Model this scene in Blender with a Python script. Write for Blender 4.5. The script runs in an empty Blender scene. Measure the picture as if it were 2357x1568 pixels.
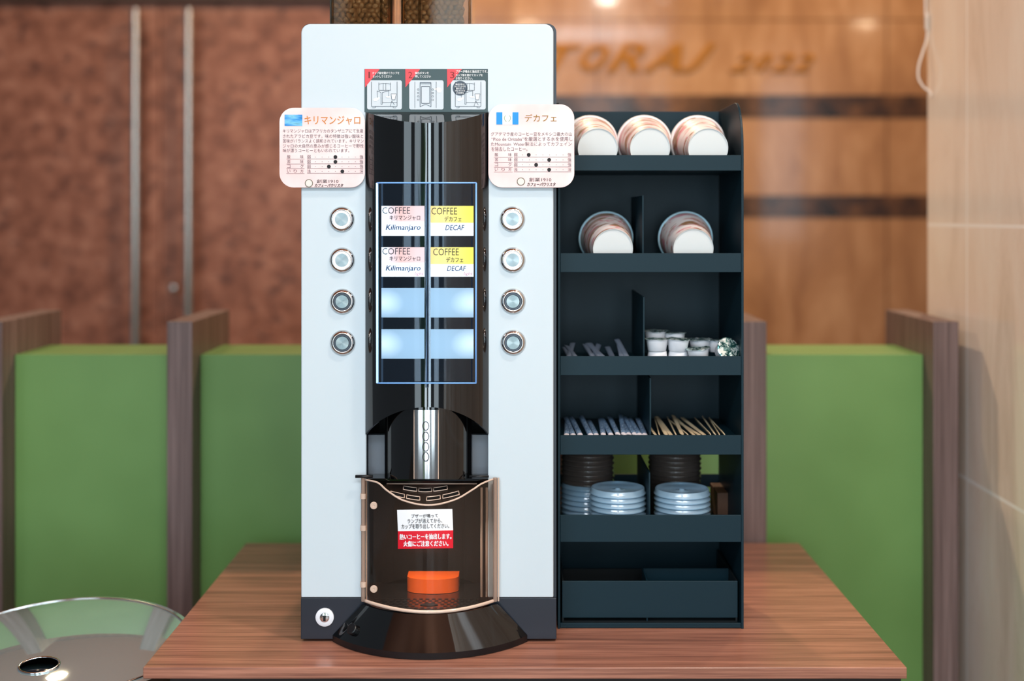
import bpy, bmesh, math, random
from mathutils import Vector, Matrix
random.seed(7)
SC = bpy.context.scene
COL = SC.collection
PI = math.pi

# ------------------------------------------------------------------ camera
F = 2782.0                       # focal length in pixels of the 2357 px wide frame
VX, VY = 1188.0, 498.0           # vanishing point (level camera, lens shifted down)
CZ = 1.309                       # camera height
TZ = 0.72                        # table top height
cam_d = bpy.data.cameras.new('camera'); cam = bpy.data.objects.new('camera', cam_d); COL.objects.link(cam)
cam.location = (0, 0, CZ); cam.rotation_euler = (PI/2, 0, 0)
cam_d.sensor_width = 36; cam_d.lens = F/2357*36
cam_d.shift_x = -(VX-1178.5)/2357; cam_d.shift_y = -(784-VY)/2357
cam_d.clip_start = 0.05
cam_d.dof.use_dof = True; cam_d.dof.focus_distance = 1.67; cam_d.dof.aperture_fstop = 1.8
SC.camera = cam

# ------------------------------------------------------------------ world, lights, exposure
SC.view_settings.view_transform = 'Standard'; SC.view_settings.look = 'None'
SC.view_settings.exposure = 0.35; SC.view_settings.gamma = 1.0
SC.view_settings.use_curve_mapping = False
w = bpy.data.worlds.new('world'); SC.world = w; w.use_nodes = True
w.node_tree.nodes['Background'].inputs[0].default_value = (0.75, 0.88, 1.0, 1)
w.node_tree.nodes['Background'].inputs[1].default_value = 0.14

def area(name, loc, rot, sx, sy, power, color, shape='RECTANGLE', spread=PI):
    d = bpy.data.lights.new(name, 'AREA'); d.energy = power; d.color = color
    d.shape = shape; d.size = sx; d.size_y = sy; d.spread = spread
    o = bpy.data.objects.new(name, d); COL.objects.link(o); o.location = loc; o.rotation_euler = rot
    return o
DAY = (0.74, 0.90, 1.0); WARM = (1.0, 0.76, 0.5)
# tall daylight windows across the street side, behind the camera
for x, wd, z, h, rad in ((-2.5, 1.1, 1.85, 1.5, 2.6), (-1.15, 0.7, 1.4, 2.3, 2.6), (-0.28, 0.22, 1.4, 2.4, 8), (0.12, 0.26, 1.4, 2.4, 9), (0.85, 0.5, 1.4, 2.3, 3.0), (2.1, 1.1, 1.85, 1.5, 2.8)):
    area('daylight_window', (x, -2.2, z), (PI/2, 0, 0), wd, h, rad*PI*wd*h, DAY)
# two cool fill lights added under the ceiling in front of the machine
for x in (-0.75, 0.75): area('ceiling_fill', (x, -0.5, 2.74), (0, 0, 0), 1.2, 0.5, 34, (0.8, 0.91, 1.0))
# ceiling downlights; the last, softer one is added to brighten the tiled wall
CEIL = 2.75
SOFT = (1.0, 0.88, 0.74)
for x, y, e, d, c in ((0.09, 0.0, 6, .16, WARM), (2.6, 0.0, 6, .16, WARM), (-0.12, 3.5, 26, .10, WARM), (-1.5, 3.3, 12, .14, WARM), (1.35, 3.6, 17, .14, WARM), (0.60, 1.0, 13, .14, SOFT)):
    area('downlight_and_fill', (x, y, CEIL-.01), (0, 0, 0), d, d, e, c, 'DISK')

# ------------------------------------------------------------------ materials
def lin(c):
    return tuple(((v/255)/12.92 if v/255 <= .04045 else ((v/255+.055)/1.055)**2.4) for v in c) + (1,)
MATS = {}
def mat(name, rgb=(128,128,128), rough=.5, metal=0, spec=.5, coat=0, coat_rough=.05, emit=None, es=0, trans=0, ior=1.45):
    m = bpy.data.materials.new(name); m.use_nodes = True; MATS[name] = m
    b = m.node_tree.nodes['Principled BSDF']
    b.inputs['Base Color'].default_value = lin(rgb); b.inputs['Roughness'].default_value = rough
    b.inputs['Metallic'].default_value = metal; b.inputs['Specular IOR Level'].default_value = spec
    b.inputs['Coat Weight'].default_value = coat; b.inputs['Coat Roughness'].default_value = coat_rough
    b.inputs['Transmission Weight'].default_value = trans; b.inputs['IOR'].default_value = ior
    if emit: b.inputs['Emission Color'].default_value = lin(emit); b.inputs['Emission Strength'].default_value = es
    return m
def nodes(m): return m.node_tree.nodes, m.node_tree.links, m.node_tree.nodes['Principled BSDF']
def coords(m, scale, kind='Object'):
    n, l, b = nodes(m)
    t = n.new('ShaderNodeTexCoord'); mp = n.new('ShaderNodeMapping'); mp.inputs['Scale'].default_value = scale
    l.new(t.outputs[kind], mp.inputs['Vector']); return mp.outputs['Vector']
def noise(m, vec, scale, detail=4, rough=.5, dist=0):
    n, l, b = nodes(m); t = n.new('ShaderNodeTexNoise'); t.inputs['Scale'].default_value = scale
    t.inputs['Detail'].default_value = detail; t.inputs['Roughness'].default_value = rough; t.inputs['Distortion'].default_value = dist
    l.new(vec, t.inputs['Vector']); return t.outputs['Fac']
def ramp(m, fac, stops, interp='LINEAR'):
    n, l, b = nodes(m); r = n.new('ShaderNodeValToRGB'); r.color_ramp.interpolation = interp
    e = r.color_ramp.elements
    while len(e) < len(stops): e.new(.5)
    for k, (p, c) in enumerate(stops): e[k].position = p; e[k].color = lin(c)
    l.new(fac, r.inputs[0]); return r.outputs[0]
def mix(m, fac, a, b_, mode='MIX'):
    n, l, b = nodes(m); x = n.new('ShaderNodeMix'); x.data_type = 'RGBA'; x.blend_type = mode
    if isinstance(fac, (int, float)): x.inputs[0].default_value = fac
    else: l.new(fac, x.inputs[0])
    for k, v in ((6, a), (7, b_)):
        if isinstance(v, tuple): x.inputs[k].default_value = lin(v)
        else: l.new(v, x.inputs[k])
    return x.outputs[2]
def base(m, sock): m.node_tree.links.new(sock, nodes(m)[2].inputs['Base Color'])
def clear(name, tint, refl=.08, rough=.02, body=0.0, body_rgb=(255,255,255), edge=None, fres=1.45):
    """thin clear plastic: tinted see-through + mirror sheen by Fresnel + a little body colour"""
    m = bpy.data.materials.new(name); m.use_nodes = True; MATS[name] = m
    n, l = m.node_tree.nodes, m.node_tree.links; n.clear()
    o = n.new('ShaderNodeOutputMaterial'); t = n.new('ShaderNodeBsdfTransparent'); t.inputs[0].default_value = lin(tint)
    d = n.new('ShaderNodeBsdfDiffuse'); d.inputs[0].default_value = lin(body_rgb)
    g = n.new('ShaderNodeBsdfGlossy'); g.inputs['Roughness'].default_value = rough; g.inputs[0].default_value = (1,1,1,1)
    m1 = n.new('ShaderNodeMixShader'); m1.inputs[0].default_value = body; l.new(t.outputs[0], m1.inputs[1]); l.new(d.outputs[0], m1.inputs[2])
    fr = n.new('ShaderNodeFresnel'); fr.inputs[0].default_value = fres
    m2 = n.new('ShaderNodeMixShader'); l.new(fr.outputs[0], m2.inputs[0]); l.new(m1.outputs[0], m2.inputs[1]); l.new(g.outputs[0], m2.inputs[2])
    l.new(m2.outputs[0], o.inputs[0]); return m

mat('white_gloss', (198,212,219), .36)
mat('sheet_edge', (40,46,54), .35)
mat('black_gloss', (7,7,8), .06, spec=.6, coat=.6, coat_rough=.02)
mat('black_satin', (16,18,21), .35)
mat('navy_base', (33,38,48), .32)
mat('dark_bay', (34,31,30), .22)
mat('chrome', (205,203,202), .1, metal=1)
mat('brushed', (150,164,166), .4, metal=1)
mat('cap_lit', (158,172,176), .4, metal=.8)
for nm in ('brushed', 'cap_lit'):                                # turned metal caps
    n, l, b = nodes(MATS[nm]); tg = n.new('ShaderNodeTangent'); tg.direction_type = 'RADIAL'; tg.axis = 'Y'; l.new(tg.outputs[0], b.inputs['Tangent']); b.inputs['Anisotropic'].default_value = .85
mat('lit_ring', (255,255,255), .4, emit=(250,253,255), es=.7)
mat('dark_ring', (70,76,84), .35, metal=.6)
mat('grey_plate', (98,104,112), .35)
mat('orange', (255,104,28), .4)
mat('grate', (120,118,118), .1, metal=.95)
mat('hole', (6,6,7), .6)
mat('edge_beige', (205,180,162), .15, emit=(205,180,162), es=0, coat=.4)  # beige stands in for the glow along clear acrylic edges
mat('sticker_grey', (58,80,84), .5)
mat('sticker_panel', (200,211,218), .5)
mat('sticker_line', (70,84,98), .5)
mat('sticker_white', (244,247,248), .5)
mat('flag_red', (232,72,80), .5)
mat('dark_red', (120,24,22), .5)
mat('warn_red', (214,16,40), .4)
mat('paper_white', (240,243,246), .45)
mat('ink', (42,38,44), .6)
mat('ink_soft', (96,84,92), .6)
mat('ink_black', (18,18,22), .6)
mat('title_orange', (206,132,52), .6)
mat('title_gold', (150,118,50), .6)
mat('flag_blue', (20,142,226), .5)
mat('wreath', (150,175,140), .6)
mat('emblem', (222,220,212), .5)
mat('emblem_ring', (120,112,96), .5)
mat('ink_navy', (18,50,96), .8, spec=.1)
mat('ink_grey', (58,58,60), .8, spec=.1)
mat('ink_pinkred', (230,120,130), .6)
mat('rack', (14,40,50), .45, spec=.25)
mat('rack_edge', (112,124,130), .4)
mat('rack_shaded', (17,23,26), .5)  # darker copy of the rack colour, shade inside the bin painted in
mat('cup_base', (216,222,222), .55)
mat('cup_rim', (240,238,236), .45)
mat('cup_rim_cool', (176,214,228), .4)
mat('pod_white', (228,232,238), .4)
mat('stirrer', (202,184,152), .6)
mat('screw', (190,192,196), .3, metal=.9)
mat('steel', (196,190,182), .24, metal=1)
mat('gold', (160,102,12), .5, metal=.2)
mat('cord', (232,218,204), .5)
mat('floor', (120,96,80), .4)
mat('ceiling', (216,138,98), .8)
mat('lintel', (62,44,36), .5)
mat('dark_wood', (24,18,16), .6)
mat('bean', (128,98,74), .32, coat=.6)
m = mat('bean_lid', (30,26,24), .4)
mat('stand_body', (74,56,46), .4)
mat('lid_hole', (10,24,36), .2)
clear('clear_box', (236,226,208), rough=.03, body=.03, body_rgb=(150,120,80), fres=1.22)
clear('post_clear', (226,205,190), rough=.05, body=.3, body_rgb=(214,190,174), fres=1.3)
clear('clear_door', (226,216,208), rough=.03, body=.03, body_rgb=(190,160,140), fres=1.35)
clear('acrylic', (226,236,246), rough=.02, body=.012, body_rgb=(150,190,240), fres=1.2)
clear('blue_film', (196,214,226), rough=.1, body=.5, body_rgb=(190,210,224))
clear('lid_blue', (186,218,238), rough=.14, body=.5, body_rgb=(186,224,250), fres=1.6)
clear('lid_smoke', (150,140,134), rough=.15, body=.35, body_rgb=(120,108,102), fres=1.5)
mat('card_white', (244,247,250), .4, emit=(244,249,252), es=.75)
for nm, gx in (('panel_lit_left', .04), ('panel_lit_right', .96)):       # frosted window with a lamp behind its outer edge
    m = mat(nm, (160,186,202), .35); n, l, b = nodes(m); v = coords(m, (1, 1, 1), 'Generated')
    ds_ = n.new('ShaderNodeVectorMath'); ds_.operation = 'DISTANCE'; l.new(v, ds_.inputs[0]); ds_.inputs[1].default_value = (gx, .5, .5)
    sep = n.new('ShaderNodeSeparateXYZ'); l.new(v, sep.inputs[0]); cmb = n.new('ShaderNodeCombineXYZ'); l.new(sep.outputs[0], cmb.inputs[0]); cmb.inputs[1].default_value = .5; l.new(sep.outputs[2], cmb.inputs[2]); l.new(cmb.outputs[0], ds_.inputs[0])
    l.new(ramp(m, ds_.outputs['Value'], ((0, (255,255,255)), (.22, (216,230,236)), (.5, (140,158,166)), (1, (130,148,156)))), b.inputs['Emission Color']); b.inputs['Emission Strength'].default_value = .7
mat('led_edge', (170,210,250), .3, emit=(170,212,255), es=1.0)
mat('edge_blue', (120,170,225), .2, emit=(90,150,230), es=.18)

m = mat('table_wood', (150,95,75), .26, spec=.5)      # zebra grain along X
v = coords(m, (1.2, 42, 42)); a = noise(m, v, 2.2, 5, .6, .3)
v2 = coords(m, (4, 260, 260)); b_ = noise(m, v2, 2, 3, .6)
c1 = ramp(m, a, ((.28, (96,62,52)), (.45, (138,90,74)), (.6, (172,118,98)), (.75, (134,90,76))))
base(m, mix(m, .35, c1, ramp(m, b_, ((.35, (104,68,56)), (.65, (194,138,112)))), 'MIX'))
def grain(name, dark, mid, light, rough=.45):
    m = mat(name, mid, rough); v = coords(m, (70, 70, 1.3)); a = noise(m, v, 2, 5, .6, .2)
    base(m, ramp(m, a, ((.3, dark), (.5, mid), (.7, light)))); return m
grain('post_wood', (84,66,62), (108,88,84), (132,110,106))
m = mat('green', (92,134,66), .42); v = coords(m, (1,1,1)); a = noise(m, v, 2.5, 3)
base(m, ramp(m, a, ((.35, (96,134,70)), (.65, (112,152,86)))))
m = mat('granite', (138,86,64), .38); v = coords(m, (1,1,1))
a = noise(m, v, 16, 5, .6); b_ = noise(m, coords(m, (1, 1, 1.4)), 17, 3, .5)
c1 = ramp(m, a, ((.3, (106,64,48)), (.5, (138,90,72)), (.72, (166,118,100))))
base(m, mix(m, ramp(m, b_, ((.58, (0,0,0)), (.68, (210,210,210)))), c1, (74,44,38)))
def marble(name, lo, mid, hi, joint_w, joint_h, x0, z0, jcol, axis='x', rough=.16, jt=.0022):
    m = mat(name, mid, rough, coat=.3); n, l, b = nodes(m)
    v = coords(m, (3.2, 3.2, .9)); a = noise(m, v, 2.2, 6, .6, .8)
    col = ramp(m, a, ((.3, lo), (.5, mid), (.68, hi)))
    v = coords(m, (2, 2, 1)); a2 = noise(m, v, 3, 5, .6, 1.4)
    col = mix(m, ramp(m, a2, ((.488, (0,0,0)), (.5, (110,110,110)), (.512, (0,0,0)))), col, lo)
    sep = n.new('ShaderNodeSeparateXYZ'); tc = n.new('ShaderNodeTexCoord'); l.new(tc.outputs['Object'], sep.inputs[0])
    def lines(sock, off, per, th):
        s = n.new('ShaderNodeMath'); s.operation = 'SUBTRACT'; l.new(sock, s.inputs[0]); s.inputs[1].default_value = off
        q = n.new('ShaderNodeMath'); q.operation = 'PINGPONG'; l.new(s.outputs[0], q.inputs[0]); q.inputs[1].default_value = per/2
        t = n.new('ShaderNodeMath'); t.operation = 'LESS_THAN'; l.new(q.outputs[0], t.inputs[0]); t.inputs[1].default_value = th
        return t.outputs[0]
    j1 = lines(sep.outputs[0 if axis == 'x' else 1], x0, joint_w, jt); j2 = lines(sep.outputs[2], z0, joint_h, jt)
    mx = n.new('ShaderNodeMath'); mx.operation = 'MAXIMUM'; l.new(j1, mx.inputs[0]); l.new(j2, mx.inputs[1])
    base(m, mix(m, mx.outputs[0], col, jcol)); return m
marble('marble_back', (140,98,66), (166,122,86), (186,144,108), 1.08, 1.4, .3, 2.04, (120,84,54), jt=.004)
marble('marble_right', (220,202,184), (241,225,210), (247,236,223), .62, .467, 2.225, 1.292, (255,250,244), 'y', .14, .0034)
m = mat('emperador', (66,44,28), .2, coat=.3); v = coords(m, (1,1,1)); a = noise(m, v, 7, 6, .65)
base(m, ramp(m, a, ((.35, (30,20,14)), (.5, (70,44,26)), (.7, (116,78,46)))))
m = mat('pink_card', (244,222,220), .4); v = coords(m, (1, 1, 1)); a = noise(m, v, 14, 3)
base(m, ramp(m, a, ((.35, (242,204,202)), (.55, (243,221,219)), (.72, (240,231,231)))))
m = mat('landscape', (60,150,210), .5); v = coords(m, (30, 30, 130)); a = noise(m, v, 1, 4)
base(m, ramp(m, a, ((.3, (24,92,140)), (.45, (36,140,214)), (.6, (120,196,232)), (.7, (70,120,140)))))
def grad(name, stops, x0, x1):
    m = mat(name, (255,255,255), .4); n, l, b = nodes(m); v = coords(m, (1,1,1), 'Generated')
    s = n.new('ShaderNodeSeparateXYZ'); l.new(v, s.inputs[0]); r = ramp(m, s.outputs[0], stops)
    base(m, r); l.new(r, b.inputs['Emission Color']); b.inputs['Emission Strength'].default_value = .5; return m
grad('print_pink', ((0, (250,228,222)), (.35, (244,190,174)), (1, (246,204,194))), 0, 1)
grad('print_yellow', ((0, (250,206,120)), (.35, (250,222,130)), (1, (250,230,92))), 0, 1)
m = mat('cup_wall', (232,214,208), .5); n, l, b = nodes(m)                     # brushed pink and tan strokes round the cup
v = coords(m, (11, 34, 11)); a = noise(m, v, 2.0, 2, .5, .8); v2 = coords(m, (7, 26, 7)); a2 = noise(m, v2, 2.3, 2, .5, .6)
c1 = ramp(m, a, ((.46, (228,220,218)), (.51, (222,204,200)), (.555, (214,112,128)), (.60, (228,220,218))))
base(m, mix(m, ramp(m, a2, ((.53, (0,0,0)), (.56, (255,255,255)), (.60, (255,255,255)), (.63, (0,0,0)))), c1, (158,120,88)))
m = mat('sugar_paper', (150,170,192), .5); v = coords(m, (1,1,1)); a = noise(m, v, 420, 2)
base(m, ramp(m, a, ((.42, (64,98,136)), (.55, (126,154,182)), (.7, (206,216,228)))))
m = mat('sugar_plain', (112,124,142), .5)
m = mat('sugar_end', (226,220,226), .5)
m = mat('foil', (190,214,214), .28, metal=.7); v = coords(m, (1,1,1)); a = noise(m, v, 150, 3, .6, 1.2)
base(m, ramp(m, a, ((.42, (26,74,74)), (.5, (110,160,158)), (.56, (226,240,240)))))
m = mat('mirror_lid', (212,234,236), .03, metal=.8, coat=.5)
m = mat('leaf', (96,160,56), .5)
mat('brown_card', (96,66,48), .6)

# ------------------------------------------------------------------ mesh helpers
WL = {}
def P(px, py, Y): return Vector(((px-VX)/F*Y, Y, CZ-(py-VY)/F*Y))
def flat(Y): return lambda px, py: P(px, py, Y)
def PZ(px, py, Z):
    Y = (CZ-Z)*F/(py-VY); return P(px, py, Y)
def cyl(R, cx, cy):
    def f(px, py):
        Y = cy-R
        for _ in range(10):
            x = (px-VX)/F*Y-cx
            Y = cy-math.sqrt(max(R*R-x*x, 1e-9))
        return P(px, py, Y)
    return f
def box(bm, x0, x1, y0, y1, z0, z1):
    v = [bm.verts.new((x, y, z)) for x in (x0, x1) for y in (y0, y1) for z in (z0, z1)]
    for f in ((0,1,3,2), (4,6,7,5), (0,4,5,1), (2,3,7,6), (0,2,6,4), (1,5,7,3)): bm.faces.new([v[i] for i in f])
    return bm
def prism(bm, poly, a0, a1, ax='y'):
    """extrude a 2-D outline between two values of the axis ax"""
    mk = {'y': lambda p, a: (p[0], a, p[1]), 'x': lambda p, a: (a, p[0], p[1]), 'z': lambda p, a: (p[0], p[1], a)}[ax]
    A = [bm.verts.new(mk(p, a0)) for p in poly]; B = [bm.verts.new(mk(p, a1)) for p in poly]; n = len(poly)
    bm.faces.new(A); bm.faces.new(B[::-1])
    for i in range(n): bm.faces.new((A[i], B[i], B[(i+1) % n], A[(i+1) % n]))
    return bm
def lathe(bm, prof, seg=48, axis='z', c=(0,0,0)):
    rings = []
    for r, h in prof:
        ring = []
        for k in range(seg):
            t = 2*PI*k/seg; a, b_ = r*math.cos(t), r*math.sin(t)
            p = (a, b_, h) if axis == 'z' else (a, h, b_)
            ring.append(bm.verts.new((p[0]+c[0], p[1]+c[1], p[2]+c[2])))
        rings.append(ring)
    for i in range(len(rings)-1):
        for k in range(seg):
            bm.faces.new((rings[i][k], rings[i][(k+1) % seg], rings[i+1][(k+1) % seg], rings[i+1][k]))
    for ring, r in ((rings[0], prof[0][0]), (rings[-1], prof[-1][0])):
        if r > 1e-6: bm.faces.new(ring)
    bmesh.ops.remove_doubles(bm, verts=bm.verts[:], dist=1e-6)
    return bm
def torus(bm, R, r, seg=56, ms=10, axis='z', c=(0,0,0)):
    rings = []
    for k in range(seg):
        t = 2*PI*k/seg; ring = []
        for j in range(ms):
            u = 2*PI*j/ms; q = R+r*math.cos(u); h = r*math.sin(u)
            p = (q*math.cos(t), q*math.sin(t), h) if axis == 'z' else (q*math.cos(t), h, q*math.sin(t))
            ring.append(bm.verts.new((p[0]+c[0], p[1]+c[1], p[2]+c[2])))
        rings.append(ring)
    for k in range(seg):
        for j in range(ms):
            bm.faces.new((rings[k][j], rings[(k+1) % seg][j], rings[(k+1) % seg][(j+1) % ms], rings[k][(j+1) % ms]))
    return bm
def tube(bm, pts, r, seg=8):
    pts = [Vector(p) for p in pts]; prev = None; rings = []
    for i, p in enumerate(pts):
        d = (pts[min(i+1, len(pts)-1)]-pts[max(i-1, 0)]).normalized()
        u = d.cross(Vector((0,1,0)) if abs(d.y) < .9 else Vector((1,0,0))).normalized() if prev is None else (prev-d*prev.dot(d)).normalized()
        prev = u; v = d.cross(u)
        rings.append([bm.verts.new(p+u*r*math.cos(2*PI*k/seg)+v*r*math.sin(2*PI*k/seg)) for k in range(seg)])
    for i in range(len(rings)-1):
        for k in range(seg): bm.faces.new((rings[i][k], rings[i][(k+1) % seg], rings[i+1][(k+1) % seg], rings[i+1][k]))
    bm.faces.new(rings[0][::-1]); bm.faces.new(rings[-1]); return bm
def grid(bm, f, nu, nv):
    g = [[bm.verts.new(f(i/nu, j/nv)) for j in range(nv+1)] for i in range(nu+1)]
    for i in range(nu):
        for j in range(nv): bm.faces.new((g[i][j], g[i+1][j], g[i+1][j+1], g[i][j+1]))
    return bm
def patch(bm, surf, x0, x1, y0, y1, n=10):
    return grid(bm, lambda u, v: surf(x0+(x1-x0)*u, y0+(y1-y0)*v), n, 1)
def poly(bm, surf, pts): bm.faces.new([bm.verts.new(surf(*p)) for p in pts]); return bm
def rrect(x0, x1, y0, y1, r, n=6):
    out = []
    for cx, cy, a in ((x1-r, y0+r, -90), (x1-r, y1-r, 0), (x0+r, y1-r, 90), (x0+r, y0+r, 180)):
        for k in range(n+1):
            t = math.radians(a+90*k/n); out.append((cx+r*math.cos(t), cy+r*math.sin(t)))
    return out
def disc(bm, surf, cx, cy, r, ry=None, n=20):
    return poly(bm, surf, [(cx+r*math.cos(2*PI*k/n), cy+(ry or r)*math.sin(2*PI*k/n)) for k in range(n)])
def stroke(bm, surf, pts, w_=1.2, close=False):
    pts = list(pts)+([pts[0]] if close else [])
    for (x0, y0), (x1, y1) in zip(pts, pts[1:]):
        dx, dy = x1-x0, y1-y0; L = math.hypot(dx, dy) or 1; nx, ny = -dy/L*w_/2, dx/L*w_/2
        poly(bm, surf, [(x0+nx, y0+ny), (x1+nx, y1+ny), (x1-nx, y1-ny), (x0-nx, y0-ny)])
    return bm
def text(bm, surf, s, x0, x1, y0, y1, bold=0, shear=0, res=2, lean=0):
    """writing whose ink fills the pixel box; set on the surface surf"""
    c = bpy.data.curves.new('t', 'FONT'); c.body = s; c.offset = min(bold, 0); c.shear = shear; c.resolution_u = res
    o = bpy.data.objects.new('t', c); COL.objects.link(o); dg = bpy.context.evaluated_depsgraph_get()
    me = bpy.data.meshes.new_from_object(o.evaluated_get(dg))
    bpy.data.objects.remove(o); bpy.data.curves.remove(c)
    xs = [v.co.x for v in me.vertices]; ys = [v.co.y for v in me.vertices]
    a, b_, c_, d = min(xs), max(xs), min(ys), max(ys)
    d_ = max(bold, 0)*(y1-y0)*1.1
    for kk, (sx, sy) in enumerate(((-d_, 0), (d_, 0), (0, d_*.6)) if bold > 0 else ((0, 0),)):      # heavy strokes: the glyph struck more than once
        vs = [bm.verts.new(surf(x0+sx+(v.co.x-a)/(b_-a)*(x1-x0), y1+sy-(v.co.y-c_)/(d-c_)*(y1-y0)+lean*((v.co.x-a)/(b_-a)-.5))+Vector((0, -.00006*kk, 0))) for v in me.vertices]
        for p in me.polygons:
            try: bm.faces.new([vs[i] for i in p.vertices])
            except ValueError: pass
    bpy.data.meshes.remove(me); return bm
NB = bmesh.new
def obj(name, bm, material, parent=None, smooth=False, bev=0, solid=0, loc=None, kind=None, label=None, local=False):
    """link bm as ONE mesh object. World-space meshes are re-centred on their own base or on their parent's origin"""
    if not local:
        if parent is not None: o_w = WL[parent]
        elif loc is not None: o_w = Vector(loc)
        else:
            xs = [v.co for v in bm.verts]
            o_w = Vector(((min(p.x for p in xs)+max(p.x for p in xs))/2, (min(p.y for p in xs)+max(p.y for p in xs))/2, min(p.z for p in xs)))
        bmesh.ops.translate(bm, verts=bm.verts[:], vec=-o_w)
        place = Vector((0,0,0)) if parent is not None else o_w
    else:
        o_w = Vector(loc or (0,0,0)); place = o_w-(WL[parent] if parent is not None else Vector((0,0,0)))
    bmesh.ops.recalc_face_normals(bm, faces=bm.faces[:])
    me = bpy.data.meshes.new(name); bm.to_mesh(me); bm.free()
    for mm in (material if isinstance(material, (list, tuple)) else [material]): me.materials.append(MATS[mm])
    if smooth:
        for p in me.polygons: p.use_smooth = True
    o = bpy.data.objects.new(name, me); COL.objects.link(o); o.parent = parent; o.location = place; WL[o] = o_w
    if solid: s = o.modifiers.new('solid', 'SOLIDIFY'); s.thickness = solid; s.offset = 0
    if bev:
        b_ = o.modifiers.new('bevel', 'BEVEL'); b_.width = bev; b_.segments = 3; b_.limit_method = 'ANGLE'
    if smooth and smooth != 'full':
        for mod in [o.modifiers.new('n', 'EDGE_SPLIT')]: mod.split_angle = math.radians(40)
    if kind: o['kind'] = kind
    if label: o['label'] = label
    return o
def thing(name, label, cat, loc=(0,0,0), group=None):
    o = bpy.data.objects.new(name, None); COL.objects.link(o); o.location = loc; WL[o] = Vector(loc); o.empty_display_size = .05
    return tag(o, label, cat, group)
def tag(o, label, cat, group=None):
    o['label'] = label; o['category'] = cat
    if group: o['group'] = group
    return o
def dup(root, loc, label=None, group=None, rot=None):
    def rec(o, parent):
        c = o.copy(); COL.objects.link(c)
        if parent is not None: c.parent = parent
        for ch in list(o.children): rec(ch, c)
        return c
    r = rec(root, None); r.location = loc
    if rot is not None: r.rotation_euler = rot
    if label: r['label'] = label
    if group: r['group'] = group
    return r

# ================================================================== SETTING
YB = 4.5
obj('floor', box(NB(), -3.2, 4.2, -2.4, YB+.1, -.05, 0), 'floor', kind='structure')
obj('ceiling', box(NB(), -3.2, 4.2, -2.4, YB+.1, CEIL, CEIL+.05), 'ceiling', kind='structure')
XD = P(985, 0, YB).x
obj('wall_back', box(NB(), XD, 4.2, YB, YB+.1, 0, CEIL), 'marble_back', kind='structure', loc=(0, YB, 0))
for k, (ya, yb) in enumerate(((219, 271), (450, 500))):
    a, b_ = P(0, yb, YB).z, P(0, ya, YB).z
    obj('trim_%d' % (k+1), box(NB(), XD, 4.2, YB-.004, YB+.02, a, b_), 'emperador', kind='structure')
xs = P(372, 0, YB).x
dl = obj('door_1', box(NB(), -3.2, xs-.0015, YB-.02, YB+.06, 0, P(0, 8, YB).z), 'granite', kind='structure', loc=(-1.5, YB, 0))
dr = obj('door_2', box(NB(), xs+.0015, XD, YB-.02, YB+.06, 0, P(0, 8, YB).z), 'granite', kind='structure', loc=(-1.2, YB, .3))
zl_ = P(0, 8, YB).z
obj('trim_3', box(NB(), -3.2, XD, YB-.06, YB+.1, zl_+.002, zl_+.09), 'lintel', kind='structure')
obj('wall_left', box(NB(), -3.2, XD, YB-.02, YB+.1, zl_+.09, CEIL), 'granite', kind='structure')
for px, dd in ((312, dl), (434, dr)):
    c = P(px, 20, YB-.09); bm = NB(); z1 = c.z; z0 = P(px, 860, YB-.09).z
    tube(bm, [(c.x, c.y, z0), (c.x, c.y, z1)], .016, 16)
    for z in (z0+.12, z1-.12): tube(bm, [(c.x, c.y, z), (c.x, YB-.015, z)], .009)
    obj('door_handle', bm, 'steel', dd, smooth=True)
c = P(402, 663, YB-.04); bm = NB(); lathe(bm, ((0, -.03), (.012, -.028), (.019, -.015), (.016, 0), (.009, .008), (.009, .02)), 24, 'y', c)
obj('door_lock', bm, 'steel', dr, smooth=True)
bm = NB(); s_ = flat(YB-.006)
for ch, a, b_, y0, y1 in (('T', 1262, 1335, 102, 168), ('O', 1338, 1398, 102, 162), ('R', 1400, 1482, 100, 163), ('A', 1484, 1566, 100, 163), ('J', 1570, 1645, 100, 164),
                          ('2', 1682, 1732, 124, 163), ('0', 1738, 1775, 124, 161), ('2', 1778, 1826, 124, 163), ('2', 1828, 1872, 124, 163)):
    text(bm, s_, ch, a, b_, y0, y1, bold=.055, shear=.5)
tag(obj('wall_lettering', bm, 'gold', solid=.008), 'slanted gold lettering high on the brown marble wall', 'lettering')
# right hand tiled pier
XW = 0.83
wr = obj('wall_right', box(NB(), XW, XW+.5, -.3, 2.438, 0, CEIL), 'marble_right', kind='structure', loc=(0, 0, 0))
pts = []
for px, py, y in ((2143, -30, 2.44), (2140, 30, 2.43), (2136, 85, 2.43), (2124, 120, 2.43), (2115, 150, 2.43), (2114, 178, 2.43), (2124, 198, 2.42), (2140, 212, 2.41), (2158, 222, 2.41)):
    q = P(px, py, y); pts.append(Vector((min(q.x, XW-.004), q.y, q.z)))
def spline(p, n=6):
    out = []
    for i in range(len(p)-1):
        a, b_, c, d = p[max(i-1, 0)], p[i], p[i+1], p[min(i+2, len(p)-1)]
        for k in range(n):
            t = k/n; out.append(.5*((2*b_)+(c-a)*t+(2*a-5*b_+4*c-d)*t*t+(3*b_-a-3*c+d)*t**3))
    return out+[p[-1]]
q = pts[0].copy(); q.z = CEIL; pts.insert(0, q)
tag(obj('cord', tube(NB(), spline(pts), .0022), 'cord', smooth=True), 'thin white cord looping down beside the edge of the beige tiled wall', 'cord')

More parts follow.
